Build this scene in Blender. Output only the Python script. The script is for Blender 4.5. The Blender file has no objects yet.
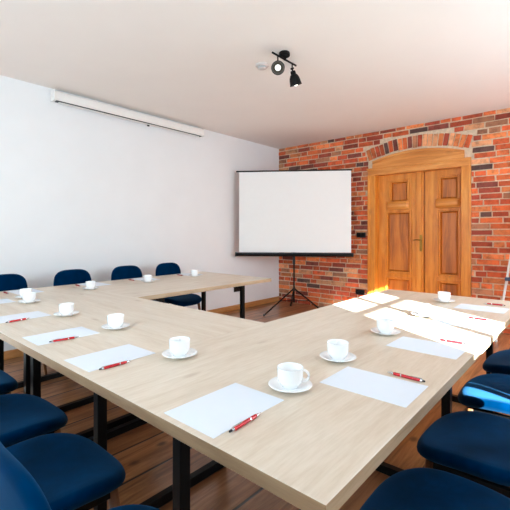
import bpy, bmesh, math, random
from mathutils import Vector, Matrix
random.seed(7)
scene = bpy.context.scene
COL = scene.collection
PI = math.pi

# ------------------------------------------------------------------ materials
def lin(c):
    r = []
    for v in c:
        v /= 255.0
        r.append(v / 12.92 if v <= 0.04045 else ((v + 0.055) / 1.055) ** 2.4)
    return (r[0], r[1], r[2], 1.0)

class NT:
    def __init__(self, name):
        self.m = bpy.data.materials.new(name); self.m.use_nodes = True
        self.t = self.m.node_tree; self.b = self.t.nodes['Principled BSDF']
    def n(self, kind, **kw):
        nd = self.t.nodes.new(kind)
        for k, v in kw.items():
            if k.startswith('i_'):
                key = k[2:]; key = int(key) if key.isdigit() else key
                nd.inputs[key].default_value = v
            else: setattr(nd, k, v)
        return nd
    def l(self, a, b): self.t.links.new(a, b)
    def coords(self, scale=(1, 1, 1), rot=(0, 0, 0), kind='Object', loc=(0, 0, 0)):
        tc = self.n('ShaderNodeTexCoord'); mp = self.n('ShaderNodeMapping')
        mp.inputs['Scale'].default_value = scale; mp.inputs['Rotation'].default_value = rot
        mp.inputs['Location'].default_value = loc
        self.l(tc.outputs[kind], mp.inputs['Vector']); return mp.outputs['Vector']
    def ramp(self, fac, stops):
        r = self.n('ShaderNodeValToRGB'); e = r.color_ramp.elements
        while len(e) < len(stops): e.new(0.5)
        for el, (p, c) in zip(e, stops): el.position = p; el.color = c
        self.l(fac, r.inputs['Fac']); return r.outputs['Color']
    def noise(self, vec, scale, detail=3, rough=0.55, dist=0.0):
        nd = self.n('ShaderNodeTexNoise'); nd.inputs['Scale'].default_value = scale
        nd.inputs['Detail'].default_value = detail; nd.inputs['Roughness'].default_value = rough
        nd.inputs['Distortion'].default_value = dist
        if vec is not None: self.l(vec, nd.inputs['Vector'])
        return nd.outputs['Fac']
    def mix(self, fac, a, b, mode='MIX'):
        nd = self.n('ShaderNodeMix', data_type='RGBA', blend_type=mode)
        for sock, v in ((nd.inputs[0], fac), (nd.inputs[6], a), (nd.inputs[7], b)):
            if isinstance(v, (float, int, tuple)): sock.default_value = v
            else: self.l(v, sock)
        return nd.outputs[2]
    def math(self, op, a, b=None, c=None):
        nd = self.n('ShaderNodeMath', operation=op)
        for i, v in enumerate((a, b, c)):
            if v is None: continue
            if isinstance(v, (float, int)): nd.inputs[i].default_value = v
            else: self.l(v, nd.inputs[i])
        return nd.outputs[0]
    def bump(self, h, strength=0.2, dist=0.01):
        nd = self.n('ShaderNodeBump'); nd.inputs['Strength'].default_value = strength
        nd.inputs['Distance'].default_value = dist
        self.l(h, nd.inputs['Height']); self.l(nd.outputs['Normal'], self.b.inputs['Normal'])
    def base(self, c):
        if isinstance(c, tuple): self.b.inputs['Base Color'].default_value = c
        else: self.l(c, self.b.inputs['Base Color'])
    def set(self, **kw):
        for k, v in kw.items(): self.b.inputs[k.replace('_', ' ')].default_value = v

def plain(name, rgb, rough=0.5, metal=0.0, var=0.04, scale=20.0, bump=0.0, spec=0.5):
    g = NT(name); c = lin(rgb)
    f = g.noise(g.coords(), scale)
    d = tuple(max(0, v * (1 - var * 2)) for v in c[:3]) + (1,)
    u = tuple(min(1, v * (1 + var)) for v in c[:3]) + (1,)
    g.base(g.ramp(f, [(0.3, d), (0.7, u)]))
    g.set(Roughness=rough, Metallic=metal, Specular_IOR_Level=spec)
    if bump: g.bump(f, bump, 0.004)
    return g.m

def wood(name, dark, mid, light, along='Y', scale=1.0, rough=0.45, knots=0.0, rings=1.0, knot_col=(120, 80, 50)):
    g = NT(name)
    s = {'X': (0.9, 9, 9), 'Y': (9, 0.9, 9), 'Z': (9, 9, 0.9)}[along]
    v = g.coords(tuple(k * scale for k in s))
    f1 = g.noise(v, 2.2, 6, 0.62, 0.6)
    c = g.ramp(f1, [(0.28, lin(dark)), (0.5, lin(mid)), (0.74, lin(light))])
    v2 = g.coords(tuple(k * scale * 5 for k in s))
    f2 = g.noise(v2, 3.0, 4, 0.6)
    fine = g.ramp(f2, [(0.35, (0.93, 0.915, 0.89, 1)), (0.6, (1, 1, 1, 1))])
    c = g.mix(1.0, c, fine, 'MULTIPLY')
    if knots:
        ks = {'X': (1.1, 3.0, 1.5), 'Y': (3.0, 1.1, 1.5), 'Z': (3.0, 3.0, 1.1)}[along]
        vo = g.n('ShaderNodeTexVoronoi', feature='F1'); vo.inputs['Scale'].default_value = 2.1 * scale
        vo.inputs['Randomness'].default_value = 1.0
        g.l(g.coords(ks), vo.inputs['Vector'])
        m = g.math('SUBTRACT', 1.0, g.math('SMOOTHSTEP', 0.02, 0.10, vo.outputs['Distance'])) if False else \
            g.ramp(vo.outputs['Distance'], [(0.03, (1, 1, 1, 1)), (0.13, (0, 0, 0, 1))])
        m2 = g.math('MULTIPLY', m, knots)
        c = g.mix(m2, c, lin(knot_col))
    g.base(c); g.set(Roughness=rough)
    g.bump(f2, 0.05, 0.002)
    return g.m

M = {}
M['white_wall'] = plain('white_plaster', (236, 237, 238), 0.9, var=0.008, scale=3, bump=0.02, spec=0.2)
M['ceiling'] = plain('ceiling_paint', (236, 231, 226), 0.92, var=0.008, scale=2, spec=0.2)
M['oak_y'] = wood('pale_oak_lengthwise', (206, 189, 167), (216, 202, 183), (224, 212, 196), 'Y', 1.0, 0.36, 0.55, knot_col=(158, 130, 102))
M['oak_x'] = wood('pale_oak_crosswise', (206, 189, 167), (216, 202, 183), (224, 212, 196), 'X', 1.0, 0.36, 0.55, knot_col=(158, 130, 102))
M['edge'] = wood('oak_edge_band_shaded', (128, 102, 74), (148, 122, 92), (166, 140, 108), 'X', 1.6, 0.45)  # near-facing edges: their shade is put into this darker copy of the oak
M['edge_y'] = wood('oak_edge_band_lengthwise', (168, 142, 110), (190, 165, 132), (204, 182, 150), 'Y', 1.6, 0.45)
M['door'] = wood('honey_pine', (186, 104, 22), (216, 136, 38), (230, 160, 64), 'Z', 0.9, 0.38, 0.35, knot_col=(112, 58, 20))
M['door_x'] = wood('honey_pine_rail', (186, 112, 36), (214, 140, 58), (232, 170, 92), 'X', 0.9, 0.38, 0.3, knot_col=(112, 58, 20))
M['door_panel'] = wood('honey_pine_panel', (132, 70, 14), (196, 114, 32), (216, 142, 54), 'Z', 0.55, 0.38, 0.5, knot_col=(100, 52, 16))
M['base_wood'] = wood('varnished_baseboard', (168, 112, 56), (192, 138, 80), (208, 160, 100), 'Y', 1, 0.4)
M['chair_leg'] = wood('walnut_leg', (84, 52, 30), (120, 78, 46), (146, 98, 62), 'Z', 2.0, 0.4)
M['black'] = plain('black_steel', (7, 7, 8), 0.5, 0.0, var=0.1, scale=6, spec=0.2)
M['black_plastic'] = plain('black_plastic', (22, 23, 25), 0.4, var=0.05)
M['dark_grey'] = plain('dark_grey_metal', (48, 49, 52), 0.4, 0.4)
M['porcelain'] = plain('white_porcelain', (246, 246, 246), 0.12, var=0.003)
M['paper'] = plain('white_paper', (224, 229, 238), 0.85, var=0.004)
M['screen'] = plain('matte_screen_fabric', (240, 239, 237), 0.9, var=0.004, spec=0.1)
M['white_metal'] = plain('white_enamel', (238, 236, 232), 0.4, var=0.01)
M['red'] = plain('red_lacquer', (182, 22, 34), 0.25, 0.15, var=0.05)
M['chrome'] = plain('polished_chrome', (205, 205, 208), 0.18, 0.9, var=0.02)
M['brass'] = plain('aged_brass', (150, 112, 44), 0.35, 0.8, var=0.1)
M['sash'] = plain('white_window_paint', (235, 235, 232), 0.4)
M['glass_grey'] = plain('grey_lens', (176, 176, 176), 0.3)

def fabric():
    g = NT('petrol_blue_velvet')
    v = g.coords()
    f = g.noise(v, 6, 3, 0.6, 0.4)
    f2 = g.noise(v, 420, 2)
    c = g.ramp(f, [(0.3, lin((0, 20, 44))), (0.55, lin((0, 31, 64))), (0.8, lin((0, 46, 88)))])
    g.base(c); g.set(Roughness=0.8, Specular_IOR_Level=0.07, Sheen_Weight=0.22, Sheen_Roughness=0.5)
    g.b.inputs['Specular Tint'].default_value = (.10, .42, .95, 1)
    g.b.inputs['Sheen Tint'].default_value = lin((110, 185, 255))
    g.bump(f2, 0.12, 0.001)
    return g.m
M['velvet'] = fabric()

def floor_mat():
    g = NT('old_pine_boards')
    tc = g.n('ShaderNodeTexCoord'); sx = g.n('ShaderNodeSeparateXYZ'); g.l(tc.outputs['Object'], sx.inputs[0])
    W = 0.275
    u = g.math('DIVIDE', g.math('ADD', sx.outputs['X'], 20 * W + 1.79 - 6 * W), W)   # a seam falls at X=-1.79
    idx = g.math('FLOOR', u); fr = g.math('FRACT', u)
    wn = g.n('ShaderNodeTexWhiteNoise', noise_dimensions='1D'); g.l(idx, wn.inputs['W'])
    # per board shift
    cm = g.n('ShaderNodeCombineXYZ')
    g.l(g.math('MULTIPLY', sx.outputs['X'], 9.0), cm.inputs[0])
    g.l(g.math('ADD', g.math('MULTIPLY', sx.outputs['Y'], 0.8), g.math('MULTIPLY', wn.outputs['Value'], 40)), cm.inputs[1])
    g.l(wn.outputs['Value'], cm.inputs[2])
    f = g.noise(cm.outputs[0], 2.4, 6, 0.62, 0.9)
    c = g.ramp(f, [(0.25, lin((92, 56, 30))), (0.5, lin((150, 102, 62))), (0.75, lin((190, 140, 94)))])
    tone = g.ramp(wn.outputs['Value'], [(0.0, (0.80, 0.78, 0.74, 1)), (1.0, (1.1, 1.08, 1.04, 1))])
    c = g.mix(1.0, c, tone, 'MULTIPLY')
    vo = g.n('ShaderNodeTexVoronoi', feature='F1'); vo.inputs['Scale'].default_value = 3.2
    cm2 = g.n('ShaderNodeCombineXYZ')
    g.l(g.math('MULTIPLY', sx.outputs['X'], 1.6), cm2.inputs[0]); g.l(sx.outputs['Y'], cm2.inputs[1])
    g.l(cm2.outputs[0], vo.inputs['Vector'])
    k = g.ramp(vo.outputs['Distance'], [(0.05, (1, 1, 1, 1)), (0.15, (0, 0, 0, 1))])
    c = g.mix(g.math('MULTIPLY', k, 0.8), c, lin((44, 24, 12)))
    d = g.math('MINIMUM', fr, g.math('SUBTRACT', 1.0, fr))
    s = g.ramp(d, [(0.018, (1, 1, 1, 1)), (0.036, (0, 0, 0, 1))])
    c = g.mix(s, c, lin((18, 11, 7)))
    g.base(c); g.set(Roughness=0.34, Coat_Weight=0.5, Coat_Roughness=0.22)
    hb = g.math('SUBTRACT', g.math('MULTIPLY', f, 0.2), s)
    g.bump(hb, 0.25, 0.006)
    return g.m
M['floor'] = floor_mat()

def brick_mat():
    g = NT('old_brick')
    at = g.n('ShaderNodeVertexColor', layer_name='tone')
    v = g.coords()
    f = g.noise(v, 14, 5, 0.65)
    sh = g.ramp(f, [(0.28, (0.50, 0.46, 0.44, 1)), (0.5, (1, 1, 1, 1)), (0.78, (1.3, 1.22, 1.1, 1))])
    c = g.mix(1.0, at.outputs['Color'], sh, 'MULTIPLY')
    f2 = g.noise(v, 60, 4, 0.7)
    m = g.ramp(g.noise(v, 9, 5, 0.75), [(0.60, (0, 0, 0, 1)), (0.74, (1, 1, 1, 1))])
    c = g.mix(g.math('MULTIPLY', m, 0.45), c, lin((188, 158, 128)))
    g.base(c); g.set(Roughness=0.82, Specular_IOR_Level=0.3); g.bump(f2, 0.5, 0.006)
    return g.m
M['brick'] = brick_mat()
M['mortar'] = plain('lime_mortar', (222, 200, 172), 0.95, var=0.10, scale=30, bump=0.6)

def glow(name, rgb, st):
    g = NT(name); g.base(lin(rgb)); g.b.inputs['Emission Color'].default_value = lin(rgb)
    f = g.noise(g.coords(), 5); g.l(g.math('MULTIPLY_ADD', f, 0.1, st), g.b.inputs['Emission Strength'])
    return g.m
M['bulb'] = glow('lit_bulb', (255, 246, 232), 2.6)
M['shade_inner'] = plain('silvered_shade_inside', (92, 84, 76), 0.35, 0.6)

# ------------------------------------------------------------------ mesh helpers
def link(name, bm, mats, parent=None, smooth=False, bevel=0.0, seg=2):
    if bevel:
        bmesh.ops.bevel(bm, geom=[e for e in bm.edges], offset=bevel, segments=seg, affect='EDGES', profile=0.5, clamp_overlap=True)
    bmesh.ops.recalc_face_normals(bm, faces=bm.faces[:])
    me = bpy.data.meshes.new(name); bm.to_mesh(me); bm.free()
    for m in (mats if isinstance(mats, (list, tuple)) else [mats]): me.materials.append(m)
    if smooth:
        for p in me.polygons: p.use_smooth = True
    o = bpy.data.objects.new(name, me); COL.objects.link(o)
    if parent is not None: o.parent = parent
    return o

def smooth_by_angle(o, deg=40):
    me = o.data
    for p in me.polygons: p.use_smooth = True
    bm = bmesh.new(); bm.from_mesh(me)
    for e in bm.edges:
        if len(e.link_faces) == 2 and e.calc_face_angle(0) > math.radians(deg): e.smooth = False
    bm.to_mesh(me); bm.free()
    return o

def empty(name, label, cat, loc=(0, 0, 0), rz=0, group=None):
    o = bpy.data.objects.new(name, None); COL.objects.link(o)
    o.empty_display_size = 0.1; o.location = loc; o.rotation_euler = (0, 0, rz)
    return tag(o, label, cat, group)
def tag(o, label, cat, group=None):
    o['label'] = label; o['category'] = cat
    if group: o['group'] = group
    return o
def struct(o, label=None):
    o['kind'] = 'structure'
    if label: o['label'] = label
    return o

def box(bm, c, s, rot=None, mi=0):
    r = bmesh.ops.create_cube(bm, size=1.0)
    mat = Matrix.Translation(Vector(c)) @ (rot.to_4x4() if rot else Matrix.Identity(4)) @ Matrix.Diagonal((s[0], s[1], s[2], 1))
    bmesh.ops.transform(bm, matrix=mat, verts=r['verts'])
    for v in r['verts']:
        for f in v.link_faces: f.material_index = mi
    return r['verts']
def span(bm, a, b, mi=0):
    return box(bm, [(a[i] + b[i]) / 2 for i in range(3)], [abs(b[i] - a[i]) for i in range(3)], mi=mi)

def tube(bm, p0, p1, r0, r1=None, n=14, caps=True):
    r1 = r0 if r1 is None else r1
    p0, p1 = Vector(p0), Vector(p1); d = (p1 - p0)
    q = d.to_track_quat('Z', 'Y').to_matrix()
    A, B = [], []
    for i in range(n):
        a = 2 * PI * i / n; v = Vector((math.cos(a), math.sin(a), 0))
        A.append(bm.verts.new(p0 + q @ (v * r0))); B.append(bm.verts.new(p1 + q @ (v * r1)))
    for i in range(n):
        bm.faces.new((A[i], A[(i + 1) % n], B[(i + 1) % n], B[i]))
    if caps: bm.faces.new(A[::-1]); bm.faces.new(B)

def sweep(bm, pts, r, n=10, ry=None):
    """round tube along a list of points"""
    pts = [Vector(p) for p in pts]; rings = []
    for i, p in enumerate(pts):
        d = (pts[min(i + 1, len(pts) - 1)] - pts[max(i - 1, 0)]).normalized()
        q = d.to_track_quat('Z', 'Y').to_matrix()
        rr = r[i] if isinstance(r, (list, tuple)) else r
        rings.append([bm.verts.new(p + q @ Vector((math.cos(2 * PI * k / n) * rr, math.sin(2 * PI * k / n) * (ry or rr), 0))) for k in range(n)])
    for a, b in zip(rings, rings[1:]):
        for k in range(n): bm.faces.new((a[k], a[(k + 1) % n], b[(k + 1) % n], b[k]))
    bm.faces.new(rings[0][::-1]); bm.faces.new(rings[-1])

def lathe(bm, prof, n=40, mat=None, closed=False):
    """prof: list of (r, z); r=0 ends become poles"""
    mat = mat or Matrix.Identity(4); rings = []
    for r, z in prof:
        if r < 1e-6: rings.append([bm.verts.new(mat @ Vector((0, 0, z)))])
        else: rings.append([bm.verts.new(mat @ Vector((r * math.cos(2 * PI * i / n), r * math.sin(2 * PI * i / n), z))) for i in range(n)])
    seq = list(zip(rings, rings[1:]))
    if closed: seq.append((rings[-1], rings[0]))
    for a, b in seq:
        if len(a) == 1 and len(b) == 1: continue
        for i in range(n):
            j = (i + 1) % n
            if len(a) == 1: bm.faces.new((a[0], b[j], b[i]))
            elif len(b) == 1: bm.faces.new((a[i], a[j], b[0]))
            else: bm.faces.new((a[i], a[j], b[j], b[i]))

def pad(bm, outline, zfun, thick, n=56, rings=7):
    """cushion: outline(t)->(x,y) unit boundary, zfun(x,y)->mid height; rounded rim"""
    def ring(scale, dz):
        vs = []
        for i in range(n):
            x, y = outline(2 * PI * i / n); x *= scale; y *= scale
            vs.append(bm.verts.new(zfun(x, y, dz)))
        return vs
    h = thick / 2; lst = []
    top = [0.2, 0.4, 0.6, 0.78, 0.9]
    for s in top: lst.append(ring(s, h * (1 - 0.12 * s ** 4)))
    for k in range(1, 8):
        a = PI / 2 - PI * k / 8
        lst.append(ring(0.9 + 0.1 * math.cos(a), h * 0.9 * math.sin(a)))
    for s in reversed(top): lst.append(ring(s, -h * 0.9))
    c0 = bm.verts.new(zfun(0, 0, h)); c1 = bm.verts.new(zfun(0, 0, -h * 0.9))
    for i in range(n):
        j = (i + 1) % n
        bm.faces.new((c0, lst[0][i], lst[0][j])); bm.faces.new((c1, lst[-1][j], lst[-1][i]))
    for a, b in zip(lst, lst[1:]):
        for i in range(n):
            j = (i + 1) % n; bm.faces.new((a[i], b[i], b[j], a[j]))

def copy_thing(o, parent=None):
    c = o.copy(); COL.objects.link(c)
    if parent is not None: c.parent = parent
    for ch in list(o.children): copy_thing(ch, c)
    return c

# ------------------------------------------------------------------ room
XL, XR, YB, YF, H = -4.44, 1.2, 5.76, -2.2, 2.84
bm = bmesh.new(); span(bm, (XL - .1, YF - .1, -.1), (XR + .1, YB + .4, 0)); struct(link('floor', bm, M['floor']))
bm = bmesh.new(); span(bm, (XL - .1, YF - .1, H), (XR + .1, YB + .4, H + .1)); struct(link('ceiling', bm, M['ceiling']))
bm = bmesh.new(); span(bm, (XL - .1, YF - .1, 0), (XL, YB + .3, H)); struct(link('wall_left', bm, M['white_wall']))

# right wall, unseen: two sun windows, plus a third added to brighten the far end
wins = [(0.845, 1.70), (2.90, 3.73), (4.74, 5.45)]
ZS, ZH = 1.06, 2.28
bm = bmesh.new()
ys = [YF - .1] + [v for w in wins for v in w] + [YB + .3]
for i in range(0, len(ys), 2): span(bm, (XR, ys[i], 0), (XR + .08, ys[i + 1], H))
for a, b in wins:
    span(bm, (XR, a, 0), (XR + .08, b, ZS)); span(bm, (XR, a, ZH), (XR + .08, b, H))
struct(link('wall_right', bm, M['white_wall']))
for i, (a, b) in enumerate(wins):
    bm = bmesh.new(); t = .035; x0, x1 = XR + .01, XR + .06; m = (a + b) / 2
    span(bm, (x0, a, ZS), (x1, a + t, ZH)); span(bm, (x0, b - t, ZS), (x1, b, ZH))
    span(bm, (x0, a + t, ZS), (x1, b - t, ZS + t)); span(bm, (x0, a + t, ZH - t), (x1, b - t, ZH))
    span(bm, (x0, m - .022, ZS + t), (x1, m + .022, ZH - t))
    span(bm, (x0, a + t, 1.895), (x1, m - .022, 1.922)); span(bm, (x0, m + .022, 1.895), (x1, b - t, 1.922))
    struct(link('window_%d' % (i + 1), bm, M['sash']))  # the last of these is an added opening for fill light
# wall behind the camera with two tall windows
fw = [(-3.6, -2.4), (-1.6, -0.4)]
bm = bmesh.new(); xs = [XL - .1] + [v for w in fw for v in w] + [XR + .1]
for i in range(0, len(xs), 2): span(bm, (xs[i], YF - .08, 0), (xs[i + 1], YF, H))
for a, b in fw:
    span(bm, (a, YF - .08, 0), (b, YF, .85)); span(bm, (a, YF - .08, 2.4), (b, YF, H))
struct(link('wall_front', bm, M['white_wall']))
for i, (a, b) in enumerate(fw):
    bm = bmesh.new(); m = (a + b) / 2
    for xa, xb in ((a, a + .05), (m - .04, m + .04), (b - .05, b)): span(bm, (xa, YF - .06, .85), (xb, YF - .01, 2.4))
    for xa, xb in ((a + .05, m - .04), (m + .04, b - .05)):
        for za, zb in ((.85, .9), (1.9, 1.96), (2.35, 2.4)): span(bm, (xa, YF - .06, za), (xb, YF - .01, zb))
    struct(link('window_%d' % (i + 4), bm, M['sash']))

# brick wall
DX0, DX1, DZ = -2.657, -1.233, 2.17         # door opening
bm = bmesh.new()
mt = 0.012
span(bm, (XL, YB, 0), (DX0, YB + .3, H)); span(bm, (DX1, YB, 0), (XR + .1, YB + .3, H)); span(bm, (DX0, YB, DZ), (DX1, YB + .3, H))
for f in bm.faces: f.material_index = 1
tone = bm.loops.layers.float_color.new('tone')
PAL = [((198, 102, 56), 6), ((186, 88, 50), 6), ((170, 76, 48), 4), ((146, 66, 48), 2.6), ((118, 62, 52), 1.5), ((92, 66, 60), .6),
       ((208, 124, 72), 5), ((204, 146, 104), 3), ((166, 114, 84), 1.6)]
def brick_color():
    t = random.uniform(0, sum(w for _, w in PAL))
    for c, w in PAL:
        t -= w
        if t <= 0: break
    k = random.uniform(.92, 1.2)
    return lin(tuple(min(255, v * k) for v in c))
def brick(c, s, rot=None):
    vs = box(bm, c, s, rot, 0)
    for v in vs: v.co += Vector((random.uniform(-.003, .003), random.uniform(-.0015, .0015), random.uniform(-.003, .003)))
    col = brick_color()
    fs = {f for v in vs for f in v.link_faces}
    for f in fs:
        f.material_index = 0
        for lp in f.loops: lp[tone] = col
AC = (-1.955, 0.26); RI, RO = 2.245, 2.425; AM = math.radians(18.2)   # arch centre, radii, half angle
zi_end = AC[1] + RI * math.cos(AM); zo_end = AC[1] + RO * math.cos(AM)
course = 0.0775; z = 0.004; row = 0
while z < H - 0.02:
    h = min(0.0615, H - z - 0.003); zm = z + h / 2
    cut = None
    if zm + h / 2 < zi_end: cut = (DX0 - .014, DX1 + .014)
    elif zm - h / 2 < AC[1] + RO:
        if zm < zo_end:
            hw = math.tan(AM) * (zm - AC[1]) + .02
        else: hw = math.sqrt(max(0, (RO + .01) ** 2 - (zm - h / 2 - AC[1]) ** 2)) + .008
        cut = (AC[0] - hw, AC[0] + hw)
    x = XL - random.uniform(0, .24)
    while x < XR:
        p = random.random()
        w = random.uniform(.225, .27) if p < .62 else (random.uniform(.11, .135) if p < .9 else random.uniform(.16, .2))
        j = random.uniform(.013, .022)
        parts = [(max(x, XL + .002), min(x + w, XR))]
        if cut:
            q = []
            for a, b in parts:
                if b <= cut[0] or a >= cut[1]: q.append((a, b)); continue
                if a < cut[0]: q.append((a, cut[0]))
                if b > cut[1]: q.append((cut[1], b))
            parts = q
        for a, b in parts:
            if b - a > .025:
                dz = random.uniform(-.003, .003)
                d = random.uniform(.006, .014)
                brick(((a + b) / 2, YB - d / 2, zm + dz), (b - a, d, h + random.uniform(-.004, .003)))
        x += w + j
    z += course; row += 1
nv = 21
for i in range(nv):
    a = -AM + 2 * AM * (i + .5) / nv
    rm = (RI + RO) / 2 + random.uniform(-.006, .006)
    w = 2 * AM * rm / nv - .015
    d = random.uniform(.008, .016)
    brick((AC[0] + rm * math.sin(a), YB - d / 2, AC[1] + rm * math.cos(a)), (w, d, RO - RI - .012), Matrix.Rotation(a, 3, 'Y'))
struct(link('wall_back', bm, [M['brick'], M['mortar']]))
bm = bmesh.new(); span(bm, (XL, YF, 0), (XL + .018, YB - .016, .085), 0)
struct(link('baseboard_left', bm, M['base_wood'], bevel=.004))

# ------------------------------------------------------------------ door
D = bpy.data.objects.new('door_1', None); COL.objects.link(D); D.location = ((DX0 + DX1) / 2, YB, 0)
struct(D, 'honey pine double door with arched top board, set in the brick wall')
hw = (DX1 - DX0) / 2
bm = bmesh.new()
for s in (-1, 1):
    span(bm, (s * (hw + .008), -.026, 0), (s * (hw - .105), .15, DZ))          # casing + jamb
    span(bm, (s * (hw + .012), -.038, 0), (s * (hw - .018), -.024, DZ))
    span(bm, (s * (hw - .085), -.033, 0), (s * (hw - .107), -.024, DZ))
o = link('door_frame', bm, M['door'], D, bevel=.004)
bm = bmesh.new()
span(bm, (-hw - .008, -.035, DZ - .012), (hw + .008, .15, DZ + .10))
span(bm, (-hw - .02, -.058, DZ + .078), (hw + .02, -.03, DZ + .10))
span(bm, (-hw - .012, -.047, DZ + .058), (hw + .012, -.03, DZ + .08))
o = link('door_head', bm, M['door_x'], D, bevel=.004)
# arched pediment board
bm = bmesh.new(); n = 28; pw = hw - .07; z0 = DZ + .10
def arc(x, zt): return zt - (x / pw) ** 2 * .10
front, back = [], []
pts = [(-pw, z0)] + [(-pw + 2 * pw * i / n, arc(-pw + 2 * pw * i / n, DZ + .305)) for i in range(n + 1)] + [(pw, z0)]
A = [bm.verts.new((x, -.025, zz)) for x, zz in pts]; B = [bm.verts.new((x, .10, zz)) for x, zz in pts]
bm.faces.new(A); bm.faces.new(B[::-1])
for i in range(len(pts)):
    j = (i + 1) % len(pts); bm.faces.new((A[i], B[i], B[j], A[j]))
# raised moulding following the arc, and flat one below it
for i in range(n):
    xa = -pw + 2 * pw * i / n; xb = -pw + 2 * pw * (i + 1) / n
    za, zb = arc(xa, DZ + .305), arc(xb, DZ + .305)
    vs = [bm.verts.new(p) for p in ((xa, -.045, za - .035), (xb, -.045, zb - .035), (xb, -.045, zb), (xa, -.045, za),
                                    (xa, -.02, za - .035), (xb, -.02, zb - .035), (xb, -.02, zb), (xa, -.02, za))]
    for q in ((0, 1, 2, 3), (0, 4, 5, 1), (3, 2, 6, 7)): bm.faces.new([vs[k] for k in q])
span(bm, (-pw, -.042, z0), (pw, -.02, z0 + .05))
o = link('arched_pediment', bm, M['door_x'], D)

def leaf(x0, x1, tall, small, cush):
    """one leaf: small square panel, cushion bar, tall panel, bottom panel; x in world metres"""
    x0, x1 = x0 - D.location.x, x1 - D.location.x
    tall, small, cush = [(p - D.location.x, q - D.location.x) for p, q in (tall, small, cush)]
    bm = bmesh.new(); y0, y1 = .09, .14; zt = DZ - .004; g = .05
    a, b = tall[0] - g, tall[1] + g; a2, b2 = small[0] - g, small[1] + g
    span(bm, (x0, y0, .01), (a, y1, zt)); span(bm, (b, y0, .01), (x1, y1, zt))
    for za, zb in ((.01, .18), (.60, .645), (1.61, 1.71), (2.08, zt)): span(bm, (a, y0, za), (b, y1, zb))
    if a2 > a: span(bm, (a, y0, 1.71), (a2, y1, 2.08))
    if b2 < b: span(bm, (b2, y0, 1.71), (b, y1, 2.08))
    L = link('door_leaf', bm, M['door'], D, bevel=.004)
    def panel(a, b, za, zb):
        bm = bmesh.new()
        for k, (ins, yy, wd) in enumerate(((0, y0 - .012, .02), (.02, y0 + .008, .018))):
            xa, xb, z_a, z_b = a + ins, b - ins, za + ins, zb - ins
            span(bm, (xa, yy, z_a), (xa + wd, y1, z_b)); span(bm, (xb - wd, yy, z_a), (xb, y1, z_b))
            span(bm, (xa + wd, yy, z_a), (xb - wd, y1, z_a + wd)); span(bm, (xa + wd, yy, z_b - wd), (xb - wd, y1, z_b))
        link('panel_moulding', bm, M['door'], L, bevel=.003)
        bm = bmesh.new(); i1 = .038; i2 = .062
        o1 = [(a + i1, za + i1), (b - i1, za + i1), (b - i1, zb - i1), (a + i1, zb - i1)]
        o2 = [(a + i2, za + i2), (b - i2, za + i2), (b - i2, zb - i2), (a + i2, zb - i2)]
        V1 = [bm.verts.new((p, y1 - .008, q)) for p, q in o1]; V2 = [bm.verts.new((p, y1 - .024, q)) for p, q in o2]
        for i in range(4): bm.faces.new((V1[i], V1[(i + 1) % 4], V2[(i + 1) % 4], V2[i]))
        bm.faces.new(V2)
        link('door_panel', bm, M['door_panel'], L)
    panel(a, b, .18, .60); panel(a, b, .645, 1.61); panel(a2, b2, 1.71, 2.08)
    bm = bmesh.new(); n = 10; xa, xb = cush; zc = 1.685
    prof = [(PI * i / n) for i in range(n + 1)]
    rows = []
    for x, k, h in ((xa, 0, .052), (xa + .012, .6, .062), (xa + .035, 1, .066), (xb - .035, 1, .066), (xb - .012, .6, .062), (xb, 0, .052)):
        rows.append([bm.verts.new((x, y0 - .045 * k * math.sin(t) - .001, zc - h * math.cos(t))) for t in prof])
    for P, Q in zip(rows, rows[1:]):
        for i in range(n): bm.faces.new((P[i], P[i + 1], Q[i + 1], Q[i]))
    link('cushion_moulding', bm, M['door_x'], L, smooth=True)
    return L
L1 = leaf(-2.552, -1.856, (-2.387, -2.082), (-2.33, -2.115), (-2.415, -2.065))
L2 = leaf(-1.844, -1.336, (-1.628, -1.421), (-1.623, -1.428), (-1.705, -1.372))
xm = -1.915 - D.location.x
bm = bmesh.new()
for wd, yy in ((.056, .068), (.034, .054)): span(bm, (xm - wd, yy, .01), (xm + wd, .0915, DZ - .006))
o = link('meeting_stile', bm, M['door'], D, bevel=.005)
# brass lock plate with lever
bm = bmesh.new(); lx = xm + .028
span(bm, (lx - .017, .046, 1.0), (lx + .017, .056, 1.24))
o = link('lock_plate', bm, M['brass'], D, bevel=.002)
bm = bmesh.new(); tube(bm, (lx, .05, 1.165), (lx, .006, 1.165), .009); sweep(bm, [(lx, .01, 1.165), (lx - .05, .006, 1.168), (lx - .09, .01, 1.160)], [.009, .008, .009])
link('door_handle', bm, M['brass'], o, smooth=True)

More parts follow.
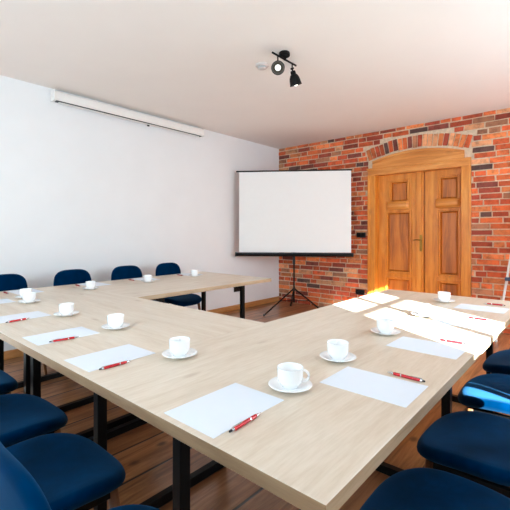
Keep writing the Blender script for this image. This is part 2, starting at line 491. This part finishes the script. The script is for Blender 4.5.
# ------------------------------------------------------------------ conference tables
TT, TH = 0.75, 0.036
def table_top(name, x0, x1, y0, y1, parent, mat, along):
    bm = bmesh.new(); span(bm, (x0, y0, TT - TH), (x1, y1, TT))
    bmesh.ops.bevel(bm, geom=bm.edges[:], offset=.0009, segments=1, affect='EDGES')
    bm.normal_update()
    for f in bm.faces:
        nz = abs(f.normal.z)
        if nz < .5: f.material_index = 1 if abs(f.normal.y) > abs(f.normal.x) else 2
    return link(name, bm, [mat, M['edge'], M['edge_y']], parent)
def frame(parent, ends, axis):
    """U-shaped black sled: two posts and a floor bar, plus a bar under the top"""
    (xa, ya), (xb, yb) = ends; s = .040
    for (x, y) in ends:
        bm = bmesh.new(); span(bm, (x - s / 2, y - s / 2, .0), (x + s / 2, y + s / 2, TT - TH - .001)); link('leg', bm, M['black'], parent, bevel=.003)
    for nm, z0, z1 in (('floor_bar', 0, .042), ('top_bar', TT - TH - .045, TT - TH - .001)):
        bm = bmesh.new()
        if axis == 'X': span(bm, (xa + s / 2, ya - s / 2, z0), (xb - s / 2, ya + s / 2, z1))
        else: span(bm, (xa - s / 2, ya + s / 2, z0), (xa + s / 2, yb - s / 2, z1))
        link(nm, bm, M['black'], parent, bevel=.003)
XI, XO = -1.43, -0.385           # right arm
T1 = empty('conference_table', 'long pale oak table on the right, running from the near corner towards the door', 'table')
table_top('tabletop', XI, XO, .645, 3.50, T1, M['oak_y'], 'Y')
frame(T1, ((-.965, .755), (-.965, 1.50)), 'Y'); frame(T1, ((-1.30, 2.0), (-.53, 2.0)), 'X'); frame(T1, ((-1.30, 3.19), (-.56, 3.19)), 'X')
T2 = empty('conference_table', 'short pale oak table in the middle, joined to the long right table', 'table')
table_top('tabletop', -2.31, XI - .0003, .645, 1.72, T2, M['oak_x'], 'X')
frame(T2, ((-1.53, .78), (-1.53, 1.475)), 'Y'); frame(T2, ((-2.26, .79), (-2.26, 1.49)), 'Y')
T3 = empty('conference_table', 'pale oak table at the far left, cut by the left picture border', 'table')
table_top('tabletop', -3.96, -2.3103, .645, 1.72, T3, M['oak_x'], 'X')
frame(T3, ((-2.365, .79), (-2.365, 1.49)), 'Y'); frame(T3, ((-2.84, .78), (-2.84, 1.50)), 'Y'); frame(T3, ((-3.55, .78), (-3.55, 1.50)), 'Y')
T4 = empty('conference_table', 'pale oak table along the white wall, ending towards the projection screen', 'table')
table_top('tabletop', -3.96, -2.77, 1.7203, 3.45, T4, M['oak_y'], 'Y')
frame(T4, ((-3.49, 2.02), (-2.86, 2.02)), 'X'); frame(T4, ((-3.49, 3.06), (-2.86, 3.06)), 'X')

# ------------------------------------------------------------------ chairs
def seat_outline(t):
    c, s = math.cos(t), math.sin(t); e = 2 / 3.0
    x = abs(c) ** e * (1 if c > 0 else -1); y = abs(s) ** e * (1 if s > 0 else -1)
    w = .232 + .008 * y          # slightly wider at the front
    return (x * w, y * .228)
def seat_z(x, y, dz):
    f = max(0.0, (y - .02) / .21); b = max(0.0, (-y - .06) / .17)
    z = .438 + .022 * (x / .23) ** 2 * (1 - .6 * f) - .030 * f ** 2.4 + .018 * b ** 2 + .010
    return Vector((x, y, z + dz))
def back_outline(t):
    c, s = math.cos(t), math.sin(t); e = 2 / 3.6
    x = abs(c) ** e * (1 if c > 0 else -1); y = abs(s) ** e * (1 if s > 0 else -1)
    return (x * (.198 - .004 * y), y * .188)
def back_pos(x, y, dz):
    z = .700 + y
    yy = -.228 - .085 * (z - .5) + .62 * x * x * (1 - .2 * (y / .175))
    return Vector((x, yy + dz, z))
def make_chair():
    t = empty('conference_chair', 'x', 'chair')
    bm = bmesh.new(); pad(bm, seat_outline, seat_z, .058); link('seat', bm, M['velvet'], t, smooth=True)
    bm = bmesh.new(); pad(bm, back_outline, back_pos, .034, n=52); link('backrest', bm, M['velvet'], t, smooth=True)
    for sx, sy in ((-1, 1), (1, 1), (-1, -1), (1, -1)):
        bm = bmesh.new(); tube(bm, (sx * .165, sy * .15, .412), (sx * .205, sy * .20, 0), .018, .0115, 16)
        link('leg', bm, M['chair_leg'], t, smooth=True)
    bm = bmesh.new()
    for sx in (-1, 1): span(bm, (sx * .165 - .012, -.16, .388), (sx * .165 + .012, .16, .415))
    for sy in (-1, 1): span(bm, (-.153, sy * .15 - .012, .388), (.153, sy * .15 + .012, .415))
    link('seat_frame', bm, M['black'], t, bevel=.003)
    for sx in (-1, 1):
        bm = bmesh.new(); sweep(bm, [(sx * .09, -.12, .398), (sx * .09, -.215, .402), (sx * .09, -.250, .43), (sx * .09, -.252, .50), (sx * .09, -.262, .60), (sx * .09, -.270, .70)], .009, 8)
        link('back_bracket', bm, M['black'], t, smooth=True)
    return t
chair0 = make_chair(); used = [False]
def put_chair(x, y, rz, label, group):
    o = chair0 if not used[0] else copy_thing(chair0)
    used[0] = True
    o.location = (x, y, 0); o.rotation_euler = (0, 0, rz); o['label'] = label; o['group'] = group
# along the near edge, facing +Y
for x, y, rz, lab in ((-.815, .478, .0, 'blue velvet chair in the bottom-left corner, closest to the camera, its backrest in view'),
                  (-1.385, .515, -.02, 'blue velvet chair at the near table edge, second from the camera, seat fully in view'),
                  (-1.925, .545, .02, 'blue velvet chair at the near table edge, third from the camera'),
                  (-2.53, .535, 0, 'blue velvet chair at the near table edge, farthest of that row, by left picture border')):
    put_chair(x, y, rz, lab, 'chairs along the near table edge')
for y, rz, lab in ((1.145, .02, 'blue velvet chair in the bottom-right corner, nearest of the right-hand row'),
               (1.70, -.02, 'blue velvet chair in the right-hand row, second from the camera, in shade'),
               (2.30, .03, 'blue velvet chair in the right-hand row with a bright sun patch on its seat'),
               (2.90, 0, 'blue velvet chair in the right-hand row, farthest from the camera')):
    put_chair(-.31, y, PI / 2 + rz, lab, 'chairs along the right table')
for x, y, rz, lab in ((-3.84, 1.155, 0, 'blue velvet chair along the white wall, its backrest cut by the left picture border'),
               (-3.84, 1.785, .02, 'blue velvet chair along the white wall, second from the left picture border'),
               (-3.84, 2.395, -.02, 'blue velvet chair along the white wall, third from the left picture border'),
               (-3.84, 2.985, .03, 'blue velvet chair along the white wall, nearest the screen, seat visible under the table')):
    put_chair(x, y, -PI / 2 + rz, lab, 'chairs along the white wall')

# ------------------------------------------------------------------ cups, saucers, paper, pens
def cup_profile():
    return [(0, .004), (.022, .004), (.0235, 0), (.026, 0), (.0265, .004), (.034, .010), (.040, .020), (.0425, .034), (.0435, .062),
            (.044, .066), (.0425, .0665), (.041, .062), (.040, .034), (.037, .021), (.030, .012), (0, .010)]
bm = bmesh.new(); lathe(bm, cup_profile(), 44)
cup0 = link('coffee_cup', bm, M['porcelain'], smooth=True)
bm = bmesh.new()
pts = []
for i in range(13):
    a = PI * .56 - PI * 1.12 * i / 12
    pts.append((.040 + .022 * math.cos(a) ** 1 if False else .0405 + .021 * max(-.1, math.cos(a)), 0, .037 + .019 * math.sin(a)))
sweep(bm, pts, .0036, 8, .0048)
link('handle', bm, M['porcelain'], cup0, smooth=True)
bm = bmesh.new()
lathe(bm, [(0, .004), (.028, .004), (.030, .0), (.034, .0), (.036, .004), (.055, .009), (.072, .0155), (.0735, .017), (.072, .0182), (.054, .0125), (.037, .008), (.030, .0075), (0, .0075)], 48)
sau0 = link('saucer', bm, M['porcelain'], smooth=True)
def put_copy(src, first, loc, rz, label, cat, group):
    o = src if first else copy_thing(src)
    o.location = loc; o.rotation_euler = (0, 0, rz); tag(o, label, cat, group); return o
cups = [(-0.762, 1.049, 0.66, 'at the near right corner, largest in the picture'),
        (-0.788, 1.415, 2.08, 'on the right table, second nearest to the camera'),
        (-0.807, 1.941, 1.87, 'on the right table, at the edge of the sun patch'),
        (-0.796, 2.502, 1.85, 'on the right table, standing in the sun patch'),
        (-0.845, 3.120, 1.72, 'on the right table, farthest, in front of the door'),
        (-1.309, 1.015, 2.42, 'in the middle of the near table, beside the inner opening'),
        (-1.953, 1.083, 2.64, 'on the middle table, second from the corner cup leftwards'),
        (-2.492, 1.049, 2.65, 'on the middle table, third from the corner cup leftwards'),
        (-3.154, 1.059, 2.79, 'at the far left, front one of two overlapping cups'),
        (-3.393, 1.114, 2.7, 'at the far left, rear one of two overlapping cups'),
        (-3.476, 1.680, 2.63, 'on the left table, in front of the second wall-side chair'),
        (-3.536, 2.327, 2.56, 'on the left table, in front of the third wall-side chair'),
        (-3.586, 3.002, 2.35, 'on the left table, farthest, near its screen end')]
for i, (x, y, r, w) in enumerate(cups):
    put_copy(sau0, i == 0, (x, y, TT), 0, 'white saucer under cup ' + w, 'saucer', 'saucers under the coffee cups')
    put_copy(cup0, i == 0, (x, y, TT + .0075), r, 'white coffee cup ' + w, 'cup', 'white coffee cups')
bm = bmesh.new(); n = 6
def paper_z(x, y): return 0.0
span(bm, (-.105, -.1485, 0), (.105, .1485, .0012))
pap0 = link('paper_sheet', bm, M['paper'])
papers = [(-.828, .815, 0.0, 'on the near table corner, largest in the picture'),
          (-1.525, .825, .02, 'on the near edge, second from the corner'),
          (-2.03, .832, 0.0, 'on the near edge, third from the corner'),
          (-2.67, .84, .03, 'on the near edge, fourth from the corner, cut by left picture border'),
          (-3.38, .86, .0, 'at the far left corner, a sliver at the left picture border'),
          (-.569, 1.265, PI / 2 + .005, 'on the right table, nearest to the camera'),
          (-.572, 1.843, PI / 2 - .01, 'on the right table, half touched by the sun patch'),
          (-.575, 2.47, PI / 2 + .0, 'on the right table, lying fully in the sun patch'),
          (-.582, 3.03, PI / 2, 'on the right table, farthest, before the brick wall'),
          (-3.79, 1.24, PI / 2, 'on the left table, behind the two overlapping cups'),
          (-3.79, 1.87, PI / 2 + .02, 'on the left table, behind the cup of the second wall-side chair'),
          (-3.79, 2.46, PI / 2 - .02, 'on the left table, behind the cup of the third wall-side chair'),
          (-3.79, 3.09, PI / 2, 'on the left table, at its screen end')]
for i, (x, y, r, w) in enumerate(papers):
    put_copy(pap0, i == 0, (x, y, TT), r, 'white paper sheet ' + w, 'paper', 'blank paper sheets')
# pen: lies along +Y, tip at +Y, push button at -Y
def zrot(): return Matrix.Rotation(-PI / 2, 4, 'X')
bm = bmesh.new(); mx = Matrix.Translation((0, 0, .0055)) @ zrot()
lathe(bm, [(0, -.050), (.0050, -.050), (.0053, -.045), (.0055, 0), (.0055, .040), (.0048, .046), (0, .046)], 16, mx)
pen0 = link('ballpoint_pen', bm, M['red'], smooth=False); smooth_by_angle(pen0)
bm = bmesh.new(); lathe(bm, [(0, .046), (.0046, .046), (.0042, .055), (.0016, .066), (.0008, .069), (0, .069)], 16, mx); smooth_by_angle(link('pen_tip', bm, M['chrome'], pen0))['label'] = 'chrome writing tip'
bm = bmesh.new(); lathe(bm, [(0, -.058), (.0048, -.058), (.0054, -.056), (.0054, -.050), (0, -.050)], 16, mx); smooth_by_angle(link('collar', bm, M['chrome'], pen0))['label'] = 'chrome collar'
bm = bmesh.new(); lathe(bm, [(0, -.066), (.0026, -.066), (.0032, -.0645), (.0032, -.058), (0, -.058)], 12, mx); smooth_by_angle(link('push_button', bm, M['black_plastic'], pen0))['label'] = 'black push button'
bm = bmesh.new(); span(bm, (-.0016, -.055, .0115), (.0016, -.016, .0127)); span(bm, (-.0016, -.055, .0100), (.0016, -.052, .0116)); link('clip', bm, M['chrome'], pen0)['label'] = 'chrome clip'
bm = bmesh.new(); lathe(bm, [(.0057, .016), (.0057, .020), (.0054, .020), (.0054, .016)], 16, mx, True); link('ring', bm, M['chrome'], pen0)['label'] = 'chrome ring'
pens = [(-.712, .775, 0.05, 'beside the paper on the near table corner'),
        (-1.401, .776, 0.0, 'on the near edge, beside the second paper from the corner'),
        (-1.925, .80, -.10, 'on the near edge, beside the third paper from the corner'),
        (-2.55, .794, .18, 'on the near edge by the left picture border'),
        (-.505, 1.397, PI / 2 - .03, 'beside the nearest paper on the right table'),
        (-.510, 1.99, PI / 2, 'beside the half sunlit paper on the right table'),
        (-.525, 2.625, PI / 2 - .06, 'in the sun patch on the right table'),
        (-.537, 3.227, PI / 2 + .02, 'farthest on the right table, before the brick wall'),
        (-3.79, 1.09, -PI / 2, 'on the left table at the left picture border'),
        (-3.79, 1.705, -PI / 2 - .05, 'on the left table by the second wall-side chair'),
        (-3.79, 2.29, -PI / 2 + .05, 'on the left table by the third wall-side chair'),
        (-3.79, 2.945, -PI / 2, 'on the left table by the wall-side chair nearest the screen')]
for i, (x, y, r, w) in enumerate(pens):
    put_copy(pen0, i == 0, (x, y, TT + .0003), r, 'red pen ' + w, 'pen', 'red pens')

# ------------------------------------------------------------------ tripod projection screen
a0 = .719
rx = Vector((math.cos(a0), math.sin(a0), 0)); fwd = Vector((-math.sin(a0), math.cos(a0), 0))
S = empty('projection_screen', 'white projection screen on a black tripod in the room corner', 'projection screen', (-3.58, 5.03, 0), .62)
# local: +X right, -Y towards the room
bm = bmesh.new(); span(bm, (-.875, -.028, .96), (.885, -.026, 2.245)); link('screen_fabric', bm, M['screen'], S)['label'] = 'white screen surface'
bm = bmesh.new()
span(bm, (-.925, -.034, 2.24), (.90, -.016, 2.262)); link('top_rail', bm, M['black'], S, bevel=.003)
bm = bmesh.new(); tube(bm, (-.925, -.02, .925), (.905, -.02, .925), .030, n=20)
o = link('roller_case', bm, M['black'], S); smooth_by_angle(o)
bm = bmesh.new(); span(bm, (-.925, -.056, .940), (.905, -.046, .958)); link('front_lip', bm, M['dark_grey'], o, bevel=.003)
for s in (-.932, .912):
    bm = bmesh.new(); tube(bm, (s - .007, -.02, .925), (s + .007, -.02, .925), .035, n=20); smooth_by_angle(link('end_cap', bm, M['black_plastic'], o))
bm = bmesh.new(); tube(bm, (0, .03, .16), (0, .03, 2.25), .0125, n=16); smooth_by_angle(link('pole', bm, M['black'], S))
bm = bmesh.new(); tube(bm, (0, .03, .34), (0, .03, .395), .024, n=16); smooth_by_angle(link('tripod_hub', bm, M['black_plastic'], S))
bm = bmesh.new(); tube(bm, (0, .03, .77), (0, .03, .90), .02, n=16); span(bm, (-.02, -.02, .895), (.02, .04, .915)); smooth_by_angle(link('clamp', bm, M['black_plastic'], S))
for k in range(3):
    ang = PI / 2 + k * 2 * PI / 3 + (.719 - .62)
    d = Vector((math.cos(ang), math.sin(ang), 0))
    bm = bmesh.new(); p0 = Vector((0, .03, .37)) + d * .02; p1 = Vector((0, .03, .012)) + d * .56
    sweep(bm, [p0, p0.lerp(p1, .5), p1], .0115, 10); L = link('leg', bm, M['black'], S, smooth=True)
    bm = bmesh.new(); tube(bm, p1 + Vector((0, 0, -.012)), p1 + Vector((0, 0, .02)), .017, .014, 12); smooth_by_angle(link('foot', bm, M['black_plastic'], L))
    bm = bmesh.new(); sweep(bm, [Vector((0, .03, .19)) + d * .012, p0.lerp(p1, .45)], .006, 8); link('brace', bm, M['black'], S, smooth=True)

# ------------------------------------------------------------------ wall-mounted screen case
W = empty('screen_case', 'long white roll-down screen case high on the white wall', 'screen case', (XL, 2.757, 2.75))
bm = bmesh.new(); ln = 1.045
prof = [(.0, .055), (.075, .055), (.098, .035), (.10, -.03), (.085, -.05), (.0, -.05)]
A = [bm.verts.new((p, -ln, q)) for p, q in prof]; B = [bm.verts.new((p, ln, q)) for p, q in prof]
bm.faces.new(A); bm.faces.new(B[::-1])
for i in range(len(prof)): bm.faces.new((A[i], B[i], B[(i + 1) % len(prof)], A[(i + 1) % len(prof)]))
link('housing', bm, M['white_metal'], W)
for s in (-1, 1):
    bm = bmesh.new(); span(bm, (.0, s * ln, -.056), (.104, s * (ln + .014), .06)); link('end_cap', bm, M['white_metal'], W, bevel=.004)
bm = bmesh.new(); span(bm, (.030, -ln + .02, -.058), (.082, ln - .02, -.050)); link('slot', bm, M['black_plastic'], W)['label'] = 'dark slot under the case'
bm = bmesh.new(); span(bm, (.04, -ln + .05, -.068), (.065, ln - .05, -.057)); link('hem_bar', bm, M['white_metal'], W, bevel=.002)
bm = bmesh.new(); span(bm, (.045, .12, -.086), (.06, .15, -.066)); link('pull_tab', bm, M['dark_grey'], W, bevel=.002)

# ------------------------------------------------------------------ ceiling spotlight
C = empty('ceiling_spotlight', 'black ceiling spotlight bar with two bell shades', 'ceiling light', (-2.045, 2.735, H))
bm = bmesh.new(); lathe(bm, [(0, 0), (.045, 0), (.048, -.006), (.048, -.028), (.042, -.034), (0, -.036)], 32, Matrix.Translation((.018, -.03, 0))); smooth_by_angle(link('canopy', bm, M['black'], C), 30)
bm = bmesh.new(); tube(bm, (.0, -.175, -.045), (.0, .17, -.045), .0085, n=12); tube(bm, (.0, 0, -.03), (.0, 0, -.05), .012, n=12)
smooth_by_angle(link('bar', bm, M['black'], C))
def spot(y, dirv, drop):
    ax = Vector(dirv).normalized()
    hinge = Vector((0, y, -.045 - drop))
    bm = bmesh.new(); tube(bm, (0, y, -.045), hinge, .006, n=10); tube(bm, hinge - Vector((.014, 0, 0)), hinge + Vector((.014, 0, 0)), .009, n=10)
    tube(bm, hinge, hinge + ax * .03, .007, n=10)
    arm = link('swivel_arm', bm, M['black'], C); smooth_by_angle(arm)
    mx = Matrix.Translation(hinge + ax * .02) @ ax.to_track_quat('Z', 'Y').to_matrix().to_4x4()
    bm = bmesh.new()
    outer = [(.0, 0), (.020, .0), (.024, .012), (.024, .030), (.030, .034), (.036, .044), (.044, .060), (.049, .085), (.051, .112), (.056, .126)]
    inner = [(.054, .127), (.048, .112), (.046, .086), (.040, .064), (.030, .048), (.0, .046)]
    lathe(bm, outer + inner, 32, mx)
    bm.faces.ensure_lookup_table()
    nf = 32 * (len(outer) + len(inner) - 1)
    sh = link('lamp_shade', bm, [M['black'], M['shade_inner']], C)
    for p in sh.data.polygons:
        c = mx.inverted() @ p.center; nl = (mx.inverted().to_3x3() @ p.normal)
        r = math.hypot(c.x, c.y)
        lim = .0
        for (ra, za), (rb, zb) in zip(outer, outer[1:]):
            if za <= c.z <= zb and zb > za: lim = ra + (rb - ra) * (c.z - za) / (zb - za)
        if c.z > .045 and r < lim - .003: p.material_index = 1
    smooth_by_angle(sh, 35)
    bm = bmesh.new(); lathe(bm, [(0, .047), (.012, .047), (.014, .062), (.021, .080), (.024, .096), (.022, .114), (.013, .130), (0, .134)], 24, mx)
    b = link('bulb', bm, M['bulb'], sh, smooth=True); b['label'] = 'lit white bulb'
spot(-.10, (.55, -.70, -.42), .10)
spot(.11, (.03, .36, -.92), .045)

# smoke detector
bm = bmesh.new(); lathe(bm, [(0, 0), (.062, 0), (.064, -.010), (.058, -.016), (.042, -.018), (.038, -.034), (.028, -.040), (0, -.041)], 32)
o = link('smoke_detector', bm, plain('aged_white_plastic', (212, 204, 200), .5)); smooth_by_angle(o); o.location = (-2.335, 2.77, H)
tag(o, 'small round white smoke detector on the ceiling beside the black spotlight', 'smoke detector')
bm = bmesh.new(); lathe(bm, [(.0395, -.020), (.0425, -.0185), (.0425, -.024), (.0395, -.0335)], 32, None, True); link('vent_ring', bm, M['glass_grey'], o)['label'] = 'grey vent ring'

# ------------------------------------------------------------------ sockets
def plate(name, label, loc, rz, gangs, kind):
    t = empty(name, label, kind, loc, rz); w = .072 * gangs + .01
    bm = bmesh.new(); span(bm, (-w / 2, -.009, -.042), (w / 2, 0, .042)); link('frame', bm, M['black_plastic'], t, bevel=.003)
    for g in range(gangs):
        cx = (g - (gangs - 1) / 2) * .072
        bm = bmesh.new()
        if kind == 'switch':
            span(bm, (cx - .031, -.0125, -.031), (cx + .031, -.008, .031)); link('rocker', bm, M['black'], t, bevel=.002)
        else:
            lathe(bm, [(.029, 0), (.029, .005), (.020, .005), (.020, -.0005), (0, -.0005)], 24, Matrix.Translation((cx, -.008, 0)) @ Matrix.Rotation(PI / 2, 4, 'X'))
            link('outlet', bm, M['black'], t)
plate('wall_switch', 'black double light switch on the brick wall beside the door frame', (-2.785, YB - .014, 1.235), 0, 2, 'switch')
plate('wall_socket', 'black triple wall socket low on the brick wall beside the door', (-2.80, YB - .014, .325), 0, 2, 'socket')
plate('wall_socket', 'black double wall socket low on the white wall under the left table end', (XL, 4.62, .34), PI / 2, 2, 'socket')

# ------------------------------------------------------------------ flipchart at the right border
F = empty('flipchart', 'white flipchart stand before the brick wall at the right picture border', 'flipchart', (-.42, 5.30, 0), 0)
bm = bmesh.new(); rotx = Matrix.Rotation(math.radians(-9), 3, 'X')
box(bm, (0, 0, 1.26), (.575, .018, 1.0), rotx); link('board', bm, M['white_metal'], F, bevel=.003)
bm = bmesh.new(); box(bm, (0, -.10, .735), (.68, .06, .02)); box(bm, (0, -.128, .75), (.68, .006, .035)); link('pen_tray', bm, plain('dark_blue_tray', (52, 62, 86), .4), F, bevel=.002)
bm = bmesh.new(); box(bm, (0, .02, 1.735), (.60, .045, .04), rotx); link('paper_clamp', bm, M['dark_grey'], F, bevel=.003)
for p0, p1 in (((-.287, -.035, 1.05), (-.44, -.05, 0)), ((.287, -.035, 1.05), (.44, -.05, 0)), ((0, .06, 1.5), (0, .40, 0))):
    bm = bmesh.new(); tube(bm, p0, p1, .013, n=12); tube(bm, Vector(p1), Vector(p1) + Vector((0, 0, .02)), .017, n=12); smooth_by_angle(link('leg', bm, M['white_metal'], F))

# ------------------------------------------------------------------ light
w = bpy.data.worlds.new('sky'); scene.world = w; w.use_nodes = True
nt = w.node_tree; bg = nt.nodes['Background']; sky = nt.nodes.new('ShaderNodeTexSky')
sky.sky_type = 'NISHITA'; sky.sun_disc = False; sky.sun_elevation = math.radians(23); sky.sun_rotation = math.radians(120)
nt.links.new(sky.outputs[0], bg.inputs[0]); bg.inputs[1].default_value = 0.12

def area(name, loc, direction, sx, sy, power, col=(1, 1, 1)):
    l = bpy.data.lights.new(name, 'AREA'); l.shape = 'RECTANGLE'; l.size = sx; l.size_y = sy; l.energy = power; l.color = col
    o = bpy.data.objects.new(name, l); COL.objects.link(o); o.location = loc
    o.rotation_euler = Vector(direction).to_track_quat('-Z', 'Y').to_euler(); return o
sd = bpy.data.lights.new('sun', 'SUN'); sd.energy = 95; sd.angle = math.radians(.55); sd.color = (1, .95, .88)
so = bpy.data.objects.new('sun', sd); COL.objects.link(so); so.location = (6, -2, 4)
so.rotation_euler = Vector((-1, .6, -.49)).to_track_quat('-Z', 'Y').to_euler()
for a, b in wins:
    area('window_light', (XR - .03, (a + b) / 2, 1.65), (-1, 0, 0), b - a, ZH - ZS, 12 if a < 2 else (82 if a < 4 else 34), (.95, .97, 1))  # the lamp at the last window is added fill for the far end
for a, b in fw:
    area('window_light', ((a + b) / 2, YF + .03, 1.62), (0, 1, 0), b - a, 1.5, 28, (.88, .94, 1))
# added unseen fill lamp standing in for bounce: washes the ceiling from the near end
area('ceiling_fill', (-1.4, -1.3, 1.75), (-.42, .95, .55), 2.2, 1.0, 86, (.86, .94, 1))

# ------------------------------------------------------------------ camera
cd = bpy.data.cameras.new('camera'); cd.sensor_width = 36; cd.lens = 387 / 510 * 36; cd.shift_y = -22.2 / 510; cd.clip_start = .02
co = bpy.data.objects.new('camera', cd); COL.objects.link(co); co.location = (0, 0, 1.27); co.rotation_euler = (PI / 2, 0, a0)
scene.camera = co
scene.view_settings.view_transform = 'Standard'; scene.view_settings.look = 'None'; scene.view_settings.exposure = -0.66
scene.view_settings.use_white_balance = True; scene.view_settings.white_balance_temperature = 5560; scene.view_settings.white_balance_tint = -2
scene.cycles.max_bounces = 10; scene.cycles.diffuse_bounces = 6; scene.cycles.sample_clamp_indirect = 8
